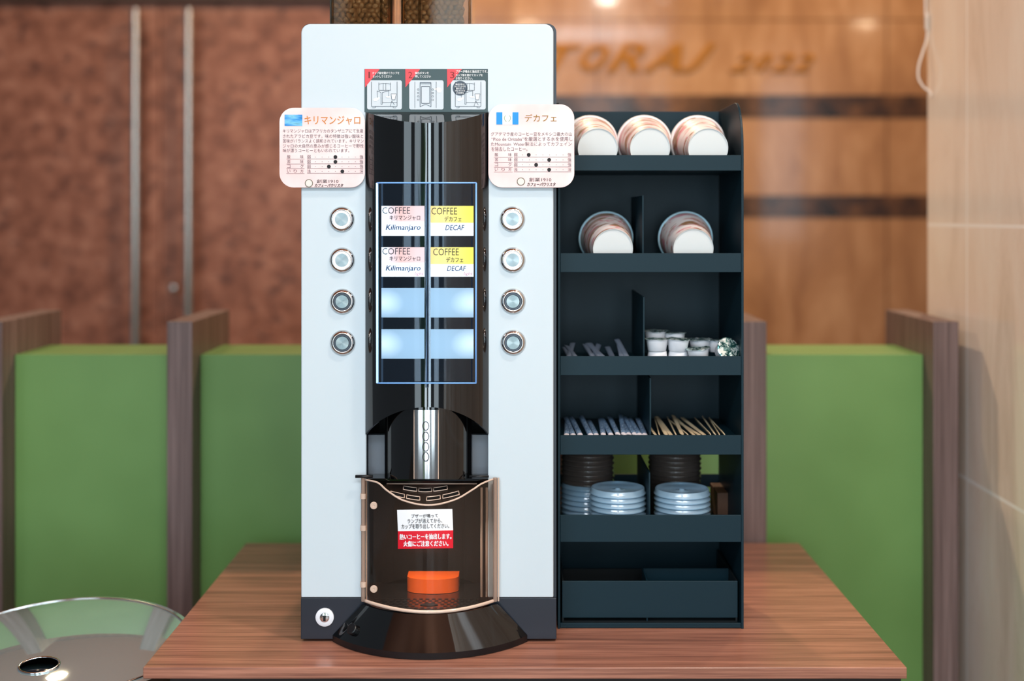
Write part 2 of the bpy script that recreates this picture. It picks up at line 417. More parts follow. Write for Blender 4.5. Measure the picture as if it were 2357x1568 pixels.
# ================================================================== LOW PARTITION
pt = thing('low_partition', 'low partition of green panels between brown wood posts behind the table', 'partition', (0, 2.33, 0))
PF, PBk = 2.19, 2.475
edges = [-.9315, -.587, -.241, .105, .454, .802]
for xr in edges:
    obj('post', box(NB(), xr-.046, xr, PF, PBk, 0, 1.118), 'post_wood', pt, bev=.0015)
for a, b_ in list(zip(edges, edges[1:]))+[(-1.4, -.9775+.046-.046)]:
    if a == -1.4: a, b_ = -1.33, -.9775
    obj('panel', box(NB(), a+.0005, (b_-.0465) if b_ != -.9775 else -.978, 2.245, 2.418, .04, 1.052), 'green', pt, bev=.001)

# ================================================================== TABLE
TF, TB = 1.577, 2.178
tb = thing('table', 'reddish brown wood grain table carrying the white coffee machine', 'table', (0, 1.88, 0))
XL, XR = -.487, .510
obj('tabletop', box(NB(), XL, XR, TF, TB, TZ-.015, TZ), 'table_wood', tb, bev=.0012)
obj('apron', box(NB(), XL+.032, XR-.004, TF+.012, TB-.02, TZ-.075, TZ-.015), 'dark_wood', tb)
for x in (XL+.034, XR-.08):
    for y in (TF+.03, TB-.08): obj('leg', box(NB(), x, x+.05, y, y+.05, 0, TZ-.075), 'dark_wood', tb)

# ================================================================== ROUND LIDDED STAND, LOWER LEFT
st = thing('lidded_stand', 'stand with a glossy domed reflecting lid and dark oval hole, left of the table', 'stand', (-.68, 1.715, 0))
C0 = Vector((-.68, 1.742)); AE, BE = .205, .152; AP = Vector((-.638, 1.848)); RC = .78; ZA = .712      # oval domed lid
def lidz(x, y): return ZA-((x-AP.x)**2+(y-AP.y)**2)/(2*RC)
HC = PZ(90, 1533, .69); hc = Vector((HC.x, HC.y)); HR, HB = .027, .0185
def oval(k, n, e=0): t = 2*PI*k/n; return C0.x+(AE+e)*math.cos(t), C0.y+(BE+e)*math.sin(t)
bm = NB()
def lf(u, v):
    t = 2*PI*u; x1, y1 = oval(u, 1, .010); x = (hc.x+HR*math.cos(t))*(1-v)+x1*v; y = (hc.y+HB*math.sin(t))*(1-v)+y1*v
    return (x, y, lidz(x, y))
grid(bm, lf, 96, 16); bmesh.ops.remove_doubles(bm, verts=bm.verts[:], dist=1e-6)
obj('lid', bm, 'mirror_lid', st, smooth='full')
bm = NB(); tube(bm, [(x, y, lidz(x, y)+.0006) for x, y in [oval(k, 96) for k in range(97)]], .0014); obj('lid_rim', bm, 'chrome', st, smooth='full', label='bright rim')
hp_ = [(hc.x+HR*math.cos(2*PI*k/48), hc.y+HB*math.sin(2*PI*k/48)) for k in range(49)]
bm = NB(); tube(bm, [(x, y, lidz(x, y)+.001) for x, y in hp_], .0018); obj('hole_rim', bm, 'chrome', st, smooth='full')
zc = lidz(hc.x, hc.y)-.010
bm = NB(); lathe(bm, ((HR, .006), (HR-.001, -.012), (0.0, -.020)), 40, 'z'); bmesh.ops.transform(bm, matrix=Matrix.Translation((hc.x, hc.y, zc)) @ Matrix.Diagonal((1, HB/HR, 1, 1)), verts=bm.verts[:]); obj('hole_cup', bm, 'lid_hole', st, smooth='full')
bm = NB()
A = [bm.verts.new((x, y, lidz(x, y)-.002)) for x, y in [oval(k, 72, -.003) for k in range(72)]]; B = [bm.verts.new((C0.x+(x-C0.x)*.9, C0.y+(y-C0.y)*.9, 0)) for x, y in [oval(k, 72, -.003) for k in range(72)]]
for k in range(72): bm.faces.new((A[k], A[(k+1) % 72], B[(k+1) % 72], B[k]))
bm.faces.new(B); obj('stand_body', bm, 'stand_body', st, smooth='full')

# ================================================================== COFFEE MACHINE
Y0 = 1.67
mc = thing('coffee_machine', 'tall white and black coffee vending machine standing on the wooden table', 'coffee machine', (-.121, 1.87, TZ))
def X(px, Y=Y0): return (px-VX)/F*Y
def Z(py, Y=Y0): return CZ-(py-VY)/F*Y
xl, xr = X(692), X(1281); nl, nr = X(842), X(1125)
zt = Z(53); zb = TZ+.004; zn = Z(258)
# carcass: U-shaped shell (two flanks and a head) and a back
r = .012
out = [(xl, zb), (nl, zb), (nl, zn), (nr, zn), (nr, zb), (xr, zb)]
arc = [(xr-r+r*math.cos(t), zt-r+r*math.sin(t)) for t in [PI/2*k/6 for k in range(7)]]+[(xl+r+r*math.cos(t), zt-r+r*math.sin(t)) for t in [PI/2+PI/2*k/6 for k in range(7)]]
obj('cabinet', prism(NB(), out+arc, Y0+.006, 2.10), 'sheet_edge', mc)
obj('back_plate', box(NB(), nl, nr, 1.84, 2.10, zb, zn), 'black_satin', mc)
# white door panel with rounded top corners
pl, pr, pt_, pb = X(693), X(1274), Z(55), Z(1376)
r = .0125; nl2, nr2 = X(843), X(1123)
out = [(pl, pb), (nl2, pb), (nl2, zn), (nr2, zn), (nr2, pb), (pr, pb)]
arc = [(pr-r+r*math.cos(t), pt_-r+r*math.sin(t)) for t in [PI/2*k/8 for k in range(9)]]+[(pl+r+r*math.cos(t), pt_-r+r*math.sin(t)) for t in [PI/2+PI/2*k/8 for k in range(9)]]
obj('front_panel', prism(NB(), out+arc, Y0, Y0+.006), 'white_gloss', mc, bev=.0018, label='glossy white front panel')
for a, b_ in ((692, 842), (1125, 1281)):
    obj('base_band', box(NB(), X(a), X(b_), Y0+.001, Y0+.008, zb, Z(1377.5)), 'navy_base', mc, bev=.0008)
for x in (xl+.02, xr-.02):
    for y in (Y0+.03, 2.06): obj('foot', lathe(NB(), ((.012, TZ), (.012, TZ+.006)), 20, 'z', (x, y, 0)), 'hole', mc)
# glossy convex column
CX = X(983); CYc = 1.726; RCol = .101
cs = cyl(RCol, CX, CYc)
def colf(u, v):
    px = 843.5+(1122.5-843.5)*u; t = (px-983)/139.5
    top = 258+25*(1-t*t); bot = 1000-63*(1-t*t)**.8 if abs(t) < 1 else 1000
    return cs(px, top+(bot-top)*v)
obj('column', grid(NB(), colf, 56, 6), 'black_gloss', mc, smooth=True, solid=.003, label='glossy black curved column')
bm = NB()
def capf(u, v):
    a = colf(u, 0); b_ = Vector((a.x, Y0, zn)); return a*(1-v)+b_*v
obj('column_cap', grid(bm, capf, 56, 3), 'black_gloss', mc)
# spout housing under the arch
HY = 1.702; RH = .0675; hs = cyl(RH, CX, HY)
def hsf(u, v):
    px = 887+(1085-887)*u; return hs(px, 930+(1104-930)*v)
bm = NB(); grid(bm, hsf, 40, 2)
for px in (887, 1085):
    a, b_ = hs(px, 930), hs(px, 1104); A = [bm.verts.new(p) for p in (a, b_, (b_.x, 1.84, b_.z), (a.x, 1.84, a.z))]; bm.faces.new(A)
a = [hsf(k/20, 1) for k in range(21)]
bm.faces.new([bm.verts.new(p) for p in a]+[bm.verts.new((a[-1].x, 1.84, a[-1].z)), bm.verts.new((a[0].x, 1.84, a[0].z))])
obj('spout_housing', bm, 'black_gloss', mc, smooth=True)
hs2 = cyl(RH+.0012, CX, HY)
cst = obj('chrome_strip', patch(NB(), hs2, 953, 1009, 944, 1103, 12), 'chrome', mc, smooth=True, solid=.001, label='polished chrome strip')
bm = NB()
for a in (953, 1009): stroke(bm, cyl(RH+.0024, CX, HY), [(a, 944), (a, 1103)], 1.6)
obj('strip_edge', bm, 'edge_beige', cst)
hs3 = cyl(RH+.002, CX, HY)
for py in (981, 1005, 1029, 1052):
    bm = NB(); n = 20
    ro = [hs3(980+7*math.cos(2*PI*k/n), py+10*math.sin(2*PI*k/n)) for k in range(n+1)]
    tube(bm, ro, .0007, 6); obj('oval_window', bm, 'dark_ring', cst, smooth='full')
for a, b_ in ((847, 886), (1086, 1125)):
    obj('side_plate', box(NB(), X(a, 1.69), X(b_, 1.69), 1.69, 1.70, Z(1096, 1.69), Z(1001, 1.69)), 'grey_plate', mc, bev=.0008)
# cup bay behind the clear door
bay = NB(); yb_ = 1.80
def bayf(u, v):
    t = PI*u; return (CX-.079*math.cos(t), 1.712+.08*math.sin(t), Z(1404, 1.64)+(Z(1100)-Z(1404, 1.64))*v)
grid(bay, bayf, 40, 1)
obj('cup_bay', bay, 'dark_bay', mc, smooth='full', label='dark curved back of the cup bay')
obj('bay_roof', box(NB(), nl+.001, nr-.001, 1.66, 1.835, Z(1104), Z(1098)), 'black_gloss', mc)
d_ = bpy.data.lights.new('cup_bay_fill', 'AREA'); d_.energy = .14; d_.size = .03; d_.color = (1, .95, .9); o_ = bpy.data.objects.new('cup_bay_fill', d_); COL.objects.link(o_)
o_.location = (CX, 1.672, Z(1190)); o_.rotation_euler = (.15, 0, 0)  # fill light added inside the bay to brighten the orange stop
# orange cup stop and perforated drip grille
zg = Z(1385)+.001
bm = NB(); n = 24; prof = []
for k in range(n+1):
    t = PI*k/n; prof.append((CX+.005-.0365*math.cos(t), 1.716-.017*math.sin(t)))
prof += [(CX+.0415, 1.74), (CX-.0315, 1.74)]
obj('cup_stop', prism(bm, prof, zg+.0005, zg+.0205, 'z'), 'orange', mc, smooth=True, label='orange rounded cup stop')
bm = NB(); R1 = .098; pts = []
for k in range(33):
    t = PI+PI*k/32; pts.append((CX+.0905*math.cos(t), 1.69+.064*math.sin(t)))
pts += [(CX+.0785, 1.75), (CX-.0785, 1.75)]
gr = obj('drip_grille', prism(bm, pts, zg-.004, zg, 'z'), 'grate', mc, label='perforated metal drip grille')
bm = NB()
for j in range(7):
    y = 1.632+j*.0075
    for i in range(-9, 10):
        x = CX+(i+(.5 if j % 2 else 0))*.0088
        if abs(x-CX) < .074-.0 and (abs(x-CX-.004) > .016 or abs(y-1.652) > .007) and ((x-CX)/.0865)**2+((y-1.69)/.06)**2 < 1 or y > 1.69 and abs(x-CX) < .07:
            bm.faces.new([bm.verts.new((x+.0031*math.cos(2*PI*k/10), y+.0017*math.sin(2*PI*k/10), zg+.0006)) for k in range(10)])
bm.faces.new([bm.verts.new((CX+.004+.0125*math.cos(2*PI*k/24), 1.652+.0055*math.sin(2*PI*k/24), zg+.0007)) for k in range(24)])
obj('drain_holes', bm, 'hole', gr)
# clear curved door with bright edges
w2, sg = .0935, .048; RD = (w2*w2+sg*sg)/(2*sg); DYc = Y0-sg+RD; DX = X(988)
ds = cyl(RD, DX, DYc)
def dtop(px):
    t = (px-988)/150
    k = [(-1, 1104), (-.78, 1112), (-.66, 1128), (-.4, 1152), (0, 1163), (.4, 1150), (.68, 1126), (.8, 1114), (1, 1102)]
    for i in range(len(k)-1):
        (a, ya), (b_, yb2) = k[i], k[i+1]
        if a <= t <= b_:
            q = (t-a)/(b_-a); sl = lambda j: (k[min(j+1, len(k)-1)][1]-k[max(j-1, 0)][1])/(k[min(j+1, len(k)-1)][0]-k[max(j-1, 0)][0])*(b_-a)
            return (2*q**3-3*q*q+1)*ya+(q**3-2*q*q+q)*sl(i)+(3*q*q-2*q**3)*yb2+(q**3-q*q)*sl(i+1)
    return 1104
def dbot(px): t = (px-988)/151; return 1383+27*max(0, 1-t*t)
def df(u, v):
    px = 839+(1138-839)*u; return ds(px, dtop(px)+(dbot(px)-dtop(px))*v)
door = obj('cup_door', grid(NB(), df, 48, 4), 'clear_door', mc, smooth='full', label='clear smoky curved cup door')
bm = NB()
tube(bm, [df(k/48, 0) for k in range(49)], .0013); obj('top_edge', bm, 'edge_beige', door, smooth='full', label='pale top edge of the clear door'); bm = NB()
tube(bm, [df(k/48, 1)+Vector((0, 0, .0005)) for k in range(49)], .0024)
obj('door_edge', bm, 'edge_beige', door, smooth='full', label='pale edge of the clear door')
for px, w_ in ((836, 9), (1140, 9)):
    bm = NB(); p = P(px, 1100, 1.664); q = P(px, 1384, 1.664)
    bm2 = NB(); tube(bm2, [p, q], .0030, 12); hp = obj('hinge_post' if px < 900 else 'grip_post', bm2, 'post_clear', door, smooth=True)
    tube(bm, [p+Vector((.0045, 0, 0)), q+Vector((.0045, 0, 0))], .0010, 8)
    if px < 900:
        for py in (1142, 1215, 1345): tube(bm, [P(px, py-6, 1.664), P(px, py+6, 1.664)], .0042, 12)
    obj('post_edge', bm, 'edge_beige', door, smooth=True)
bm = NB(); px0 = 1113
for px in (1108, 1120): tube(bm, [ds(px, 1124)+Vector((0, .004, 0)), ds(px, 1376)+Vector((0, .004, 0))], .0016, 8)
obj('door_handle', bm, 'edge_beige', door, smooth='full')
for a, b_, r_ in ((818, 858, .0022), (1080, 1125, .0016)):
    bm = NB(); tube(bm, [P(a, 1097, 1.66), P(b_, 1097, 1.66)], r_, 8); obj('hinge_pin', bm, 'black_satin', door, smooth='full')
for py in (1163, 1355):
    p = ds(861, py); bm = NB(); lathe(bm, ((.0052, -.0025), (.0046, -.0032), (.0016, -.0032), (.0012, -.0026), (0, -.0026)), 20, 'y', p); obj('screw', bm, 'edge_beige', door, smooth=True)
# slotted clear top plate of the door
def tpf(u, v):
    px = 880+(1112-880)*u; a = df((px-839)/299, 0)+Vector((0, .001, -.0003)); b_ = P(px*.93+69, 1114, 1.672); return a*(1-v)+b_*v
tp = obj('vent_plate', grid(NB(), tpf, 24, 4), 'clear_door', door)
def tps(px, py):
    u = (px-880)/232; t = max(0, min(1, (dtop(px)-py)/(dtop(px)-1114))); return tpf(u, t)+Vector((0, -.0012, .001))
bm = NB(); bo = NB()
for row, (yy, spans) in enumerate((((1128), ((926, 958), (963, 994), (999, 1032))), ((1142), ((898, 930), (935, 966), (982, 1014), (1020, 1058))))):
    for a, b_ in spans:
        f = lambda x: yy+ (2 if row == 0 else 8)-abs(x-978)**1.6*(.0125 if row else .010)
        up = [(a+(b_-a)*k/6, f(a+(b_-a)*k/6)-4) for k in range(7)]; dn = [(a+(b_-a)*k/6, f(a+(b_-a)*k/6)+4) for k in range(7)][::-1]
        poly(bm, tps, up+dn); tube(bo, [tps(*p) for p in up+dn+up[:1]], .0007, 6)
obj('vent_slot', bm, 'hole', tp); obj('slot_edge', bo, 'edge_beige', tp, smooth='full')
bm = NB(); tube(bm, [P(890, 1114, 1.672), P(1098, 1114, 1.672)], .0009, 6); obj('plate_edge', bm, 'edge_beige', tp, smooth='full')
# warning sticker on the door
ws = cyl(RD+.0012, DX, DYc); wt = cyl(RD+.0018, DX, DYc)
bm = NB(); grid(bm, lambda u, v: ws(914+127*u+2*v, 1174-2*u+49*v), 12, 1)
stk = obj('warning_sticker', bm, 'paper_white', door, smooth='full', label='white and red warning sticker')
obj('red_field', grid(NB(), lambda u, v: ws(916+127*u, 1223-2*u+41*v), 12, 1), 'warn_red', stk, smooth='full')
bm = NB()
for s, a, b_, y0, y1 in (('ブザーが鳴って', 947, 1008, 1183, 1192), ('ランプが消えてから、', 938, 1018, 1194, 1204.5), ('カップを取り出してください。', 924, 1034, 1206, 1217)):
    text(bm, wt, s, a, b_, y0, y1, .012, lean=-1.5)
obj('lettering', bm, 'ink', stk)
bm = NB()
for s, a, b_, y0, y1 in (('熱いコーヒーを抽出します。', 920, 1039, 1229, 1242), ('火傷にご注意ください。', 929, 1032, 1245, 1258)):
    text(bm, wt, s, a, b_, y0, y1, .03, lean=-1.5)
obj('lettering', bm, 'paper_white', stk)
# conical skirt under the bay
def skf(u, v):
    t = -1+2*u
    px0 = 990+157*t; top = ds(max(839.5, min(1137.5, px0)), dbot(px0)); top = Vector((X(px0, top.y), top.y-.001, Z(1385)-.002))
    wb, sb = .1345, .069; RB = (wb*wb+sb*sb)/(2*sb); cyb = Y0-sb+RB; x = CX+.004+wb*t; y = cyb-math.sqrt(max(0, RB*RB-(x-CX-.004)**2))
    bot = Vector((x, y, TZ+.010)); return top*(1-v)+bot*v
sk = obj('base_skirt', grid(NB(), skf, 56, 6), 'black_gloss', mc, smooth='full', label='glossy black flared base')
bm = NB(); grid(bm, lambda u, v: skf(u, 1)+Vector((0, .0012*v, -.009*v)), 56, 1); obj('skirt_rim', bm, 'black_satin', sk, smooth='full')
p = P(808, 1447, skf(.09, .62).y-.001); bm = NB(); lathe(bm, ((.0075, .006), (.0075, .0006), (.0066, -.0002), (.004, .0002), (0, -.0004)), 28, 'y', (0,0,0))
bmesh.ops.rotate(bm, cent=(0,0,0), matrix=Matrix.Rotation(math.radians(-38), 3, 'X'), verts=bm.verts[:]); bmesh.ops.rotate(bm, cent=(0,0,0), matrix=Matrix.Rotation(math.radians(-35), 3, 'Z'), verts=bm.verts[:])
obj('lock_knob', bm, 'black_satin', sk, smooth=True, local=True, loc=p)
# key lock
p = P(747.5, 1421, Y0); kl = obj('key_lock', lathe(NB(), ((.0126, .002), (.0126, -.0015), (.0120, -.002), (.0066, -.002), (.0066, -.001)), 40, 'y'), 'pod_white', mc, smooth=True, local=True, loc=p, label='white ring of the key lock')
bm = NB(); lathe(bm, ((.0064, .001), (.0064, -.0025), (.0045, -.003), (0, -.003)), 32, 'y'); kb = obj('lock_barrel', bm, 'chrome', kl, smooth=True, local=True, loc=p)
obj('keyhole', prism(NB(), [(-.0016, -.0046), (.0016, -.0046), (.0016, .001), (.003, .003), (-.003, .003), (-.0016, .001)], -.0033, -.0028), 'hole', kb, local=True, loc=p)
# push buttons
def button(px, py, lit):
    p = P(px, py, Y0)
    bz = obj('push_button', lathe(NB(), ((.0176, .001), (.0176, -.0008), (.0168, -.0026), (.0152, -.0044), (.0136, -.0054), (.0126, -.0056), (.0121, -.0048), (.0119, -.002)), 48, 'y'), 'chrome', mc, smooth='full', local=True, loc=p)
    obj('light_ring', lathe(NB(), ((.0121, -.0036), (.0118, -.0042), (.0094, -.0042), (.0092, -.0036)), 40, 'y'), 'lit_ring' if lit else 'dark_ring', bz, smooth=True, local=True, loc=p, label='lit white ring' if lit else 'unlit grey ring')
    obj('button_cap', lathe(NB(), ((.0092, -.003), (.0092, -.0052), (.0089, -.0056), (0, -.0056)), 40, 'y'), 'cap_lit' if lit else 'brushed', bz, smooth=True, local=True, loc=p)
for k, py in enumerate((505, 599, 694, 789)):
    button(787+k*.7, py, k < 2); button(1179.5+k*.6, py-.5, k < 2)
# ---- display in the column: clear cover, backlit cards
ls = cyl(RCol+.003, CX, CYc); lt = cyl(RCol+.0036, CX, CYc); lt2 = cyl(RCol+.0040, CX, CYc); acs = cyl(RCol+.0065, CX, CYc)
for (x0, x1) in ((878, 977), (991, 1090)):
    for row, (y0, y1) in enumerate(((474, 543), (569, 637), (663, 731), (758, 826))):
        left = x0 < 900
        if row > 1:
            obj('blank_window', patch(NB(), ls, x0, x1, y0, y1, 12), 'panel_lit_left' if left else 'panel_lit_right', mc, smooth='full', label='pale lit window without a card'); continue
        cd = obj('drink_card', patch(NB(), ls, x0, x1, y0, y1, 12), 'card_white', mc, smooth='full', label='backlit drink card')
        dy = y0-474+(0 if row == 0 else -1)
        if left: obj('colour_field', patch(NB(), lt, 894, x1, y0, y0+36, 10), 'print_pink', cd, smooth='full')
        else: obj('colour_field', patch(NB(), lt, x0, x1, y0, y0+39, 12), 'print_yellow', cd, smooth='full')
        bm = NB(); bn = NB()
        if left:
            text(bm, lt2, 'COFFEE', 880, 944, 477+dy, 492+dy, -.006)
            obj('lettering', bm, 'ink_grey', cd); bm = NB(); text(bm, lt2, 'キリマンジャロ', 897, 967, 496+dy, 507+dy, .012); obj('lettering', bm, 'ink_grey', cd)
            text(bn, lt2, 'Kilimanjaro', 888, 968, 517+dy, 533+dy, .014, .22)
        else:
            o_ = 0 if row == 0 else 4
            text(bm, lt2, 'COFFEE', 993+o_, 1052+o_, 478+dy, 494+dy, -.004)
            obj('lettering', bm, 'ink_grey', cd); bm = NB(); text(bm, lt2, 'デカフェ', 1023+o_, 1062+o_, 498+dy, 510+dy, .012); obj('lettering', bm, 'ink_grey', cd)
            text(bn, lt2, 'DECAF', 1025+o_, 1069+o_, 518+dy, 530+dy, .012, .22)
        obj('lettering', bn, 'ink_navy', cd)
        if row == 1:
            bm = NB(); text(bm, lt2, 'light', x1-23, x1-2, 626, 636, 0, .3); obj('lettering', bm, 'ink_pinkred', cd)
ac = obj('display_cover', grid(NB(), lambda u, v: acs(868+(1096-868)*u, (421+v*461)), 32, 4), 'acrylic', mc, smooth='full', label='clear bluish display cover')
bm = NB(); tube(bm, [acs(868, 421), acs(868.5, 882)], .0016, 8); obj('lit_edge', bm, 'led_edge', ac, smooth='full')
bm = NB(); tube(bm, [acs(1096, 421), acs(1095.5, 882)], .0012, 8)
for py in (421, 882): tube(bm, [acs(868+228*k/24, py) for k in range(25)], .0010, 8)
obj('cover_edge', bm, 'edge_blue', ac, smooth='full')
bm = NB(); tube(bm, [lt(983, 424), lt(983, 892)], .0022, 10); obj('cover_rail', bm, 'acrylic', ac, smooth='full')
# ---- instruction sticker above the column
s1, s2, s3, s4 = flat(Y0-.0006), flat(Y0-.0010), flat(Y0-.0014), flat(Y0-.0018)
ins = obj('instruction_sticker', poly(NB(), s1, [(839, 159), (1123, 159), (1123, 258), (839, 258)]), 'sticker_grey', mc, label='dark sticker with three numbered picture panels')
for a, b_ in ((845, 925), (942, 1021), (1038, 1118)): obj('picture_panel', poly(NB(), s2, rrect(a, b_, 185, 252, 4, 3)), 'sticker_panel', ins)
for a in (840, 933, 1029): obj('number_flag', poly(NB(), flat(Y0-.0012), [(a, 159.3), (a+34, 159.3), (a+.5, 201)]), 'flag_red', ins)
bm = NB()
for s, a, b_ in (('1', 848, 852), ('2', 940, 949), ('3', 1036, 1046)): text(bm, s3, s, a, b_, 165, 180)
obj('lettering', bm, 'dark_red', ins)
bm = NB()
for s, a, b_, y0, y1 in (('カップ扉を開けてカップを', 857, 919, 165, 171), ('セットしてください', 858, 902, 173, 179), ('抽出ボタンを', 955, 987, 165, 171), ('押してください', 955, 992, 173, 179),
                         ('ブザーが鳴ると抽出完了です。', 1049, 1122, 161, 168), ('カップ扉を開けてカップを', 1049, 1111, 170, 176), ('お取りください。', 1049, 1088, 177.5, 183.5)):
    text(bm, s3, s, a, b_, y0, y1, .012)
obj('lettering', bm, 'sticker_white', ins)
for dx, full in ((0, 1), (193, 0)):
    bm = NB(); bw = NB()
    S = lambda pts, w_=.9, c=False: stroke(bm, s3, [(x+dx, y) for x, y in pts], w_, c)
    S([(855, 188), (855, 245), (914, 245), (914, 188)], 1.1); S([(857, 248), (864, 248), (864, 245)]); S([(905, 245), (905, 248), (912, 248)])
    S([(872, 190), (872, 208), (899, 208), (899, 190)]); S([(872, 194), (880, 192), (892, 192), (899, 194)]); S([(882, 192), (882, 208)]); S([(888, 192), (888, 208)])
    S([(868, 209), (869, 226)]); S([(868, 209), (877, 213), (877, 240), (880, 240), (880, 213), (895, 209), (895, 222)]); S([(880, 236), (914, 236)])
    S([(900, 216), (912, 216), (909, 230), (902, 230)], .8, True); S([(898, 245), (902, 232), (908, 242)])
    poly(bw, s3, [(901+dx, 217), (911+dx, 217), (908.5+dx, 229), (903+dx, 229)])
    poly(bw, s3, [(859+dx, 228), (866+dx, 225), (874+dx, 224), (873+dx, 228), (866+dx, 233), (861+dx, 233)]); poly(bw, s3, [(888+dx, 221), (897+dx, 221), (900+dx, 225), (890+dx, 225)])
    obj('picture_lines', bm, 'sticker_line', ins); obj('picture_white', bw, 'sticker_white', ins)
bm = NB(); bw = NB()
stroke(bm, s3, [(955, 188), (955, 248)], .9); stroke(bm, s3, [(1004, 188), (1004, 248)], 1)
stroke(bm, s3, [(967, 190), (992, 190), (992, 246)], 1.3); stroke(bm, s3, [(967, 190), (967, 246)], 1.3); stroke(bm, s3, [(967, 193), (992, 193)], 1.2); stroke(bm, s3, rrect(970, 989, 199, 238, .5, 1), 1.1, True)
stroke(bm, s3, [(967+25*k/10, 246-5*math.sin(PI*k/10)) for k in range(11)], 1)
for x in (962.5, 996):
    for y in (206, 214, 222, 230): stroke(bm, s3, [(x+2*math.cos(2*PI*k/10), y+2*math.sin(2*PI*k/10)) for k in range(10)], .8, True)
poly(bw, s3, [(998, 205), (1004, 203.5), (1008, 201), (1014, 203), (1017, 208), (1014, 213), (1008, 213), (1005, 208), (999, 207)])
obj('picture_lines', bm, 'sticker_line', ins); obj('picture_white', bw, 'sticker_white', ins)
obj('note_circle', disc(NB(), s3, 1059, 203, 17, n=28), 'sticker_line', ins)
bm = NB()
for s, y, h in (('抽出中に', 194, 11), ('カップとびらを', 199, 13), ('開けますと', 204, 9), ('停止するため', 209, 11), ('ご注意を', 214, 9)):
    text(bm, s4, s, 1059-h, 1059+h, y-2, y+2, .012)
obj('lettering', bm, 'sticker_white', ins)

# ================================================================== PINK DESCRIPTION CARDS
def card(box4, label, build):
    x0, x1, y0, y1 = box4; Yc = Y0-.0065; r_ = rrect(x0, x1, y0, y1, 33, 10)
    c = P((x0+x1)/2, y1, Yc)
    t = thing('description_card', label, 'sign', c, 'pink description cards on the machine')
    obj('board', prism(NB(), [(P(x, y, Yc).x, P(x, y, Yc).z) for x, y in r_], Yc, Yc+.0025), 'pink_card', t, bev=.0005)
    bm = NB()                                                     # sticky pads that hold it to the machine
    xa = X(max(x0, 697))+.012; xb = X(min(x1, 1270))-.012
    for px in ((xa+.008, xb-.008)): box(bm, px-.008, px+.008, Yc+.0025, Y0, c.z+.03, c.z+.08)
    obj('sticky_pad', bm, 'pod_white', t)
    build(t, flat(Yc-.0004), flat(Yc-.0007)); return t
def ratings(bm, bs, sf, lx0, lx1, sx0, sx1, rows, dots, hx):
    for k, ((a, b_, u), d) in enumerate(zip(rows, dots)):
        lab = (('酸', '味'), ('苦', '味'), ('コ', 'ク'), ('い', 'り', '方'))[k]
        for j, ch in enumerate(lab):
            xx = lx0+(lx1-lx0-8)*j/(len(lab)-1); text(bs, sf, ch, xx, xx+7.5, a, b_-1)
        stroke(bs, sf, [(lx0-2, u+.6), (lx1+2, u+.6)], .7); stroke(bs, sf, [(sx0, u), (sx1, u)], .8)
        text(bs, sf, '弱' if k < 3 else '浅', sx0, sx0+8, a, b_-1); text(bs, sf, '強' if k < 3 else '深', sx1-8, sx1, a, b_-1)
        for j in range(7): disc(bs, sf, hx[0]+(hx[1]-hx[0])*j/6, (a+b_)/2, .8, n=8)
        disc(bm, sf, d, (a+b_)/2, 4.4, n=18)
def cardA(t, s, s2):
    bm = NB(); poly(bm, s, [(655, 264), (696, 264), (696, 290), (655, 290)]); obj('picture', bm, 'landscape', t, label='small blue landscape picture')
    bm = NB(); text(bm, s, 'キリマンジャロ', 701, 829, 267, 287, .008); obj('lettering', bm, 'title_orange', t, label='orange title')
    bs = NB(); bm = NB()
    for q, a, b_, y0, y1 in (('キリマンジャロはアフリカのタンザニアにて生産', 651, 836, 297, 306), ('されたアラビカ豆です。味の特徴は強い酸味と', 651, 836, 309, 318), ('苦味がバランスよく調和されています。キリマン', 651, 837, 320, 329),
                             ('ジャロの大自然の恵みが感じるコーヒーで野性', 651, 837, 331.5, 340.5), ('味が漂うコーヒーともいわれています。', 651, 804, 342, 351)):
        text(bs, s, q, a, b_, y0, y1, 0)
    ratings(bm, bs, s, 661, 699, 707, 836, ((357, 366, 366), (368, 377, 377), (379, 388, 388), (390, 399, 399)), (772, 772, 757, 788), (726, 818))
    obj('lettering', bs, 'ink_soft', t); obj('rating_dot', bm, 'ink_black', t)
    logo(t, s, s2, 711, 422, (729, 779, 413, 421.5), (724, 790, 423, 430.5))
def logo(t, s, s2, ex, ey, a, b_):
    bm = NB(); disc(bm, s, ex, ey, 9.5, n=24); e = obj('emblem', bm, 'emblem_ring', t); bm = NB(); disc(bm, s2, ex, ey, 7.6, n=24); obj('emblem_centre', bm, 'emblem', e)
    bm = NB(); text(bm, s, '創業1910', *a); obj('lettering', bm, 'ink', t)
    bm = NB(); text(bm, s, 'カフェーパウリスタ', *b_, bold=.03, shear=.3); obj('lettering', bm, 'ink_black', t)
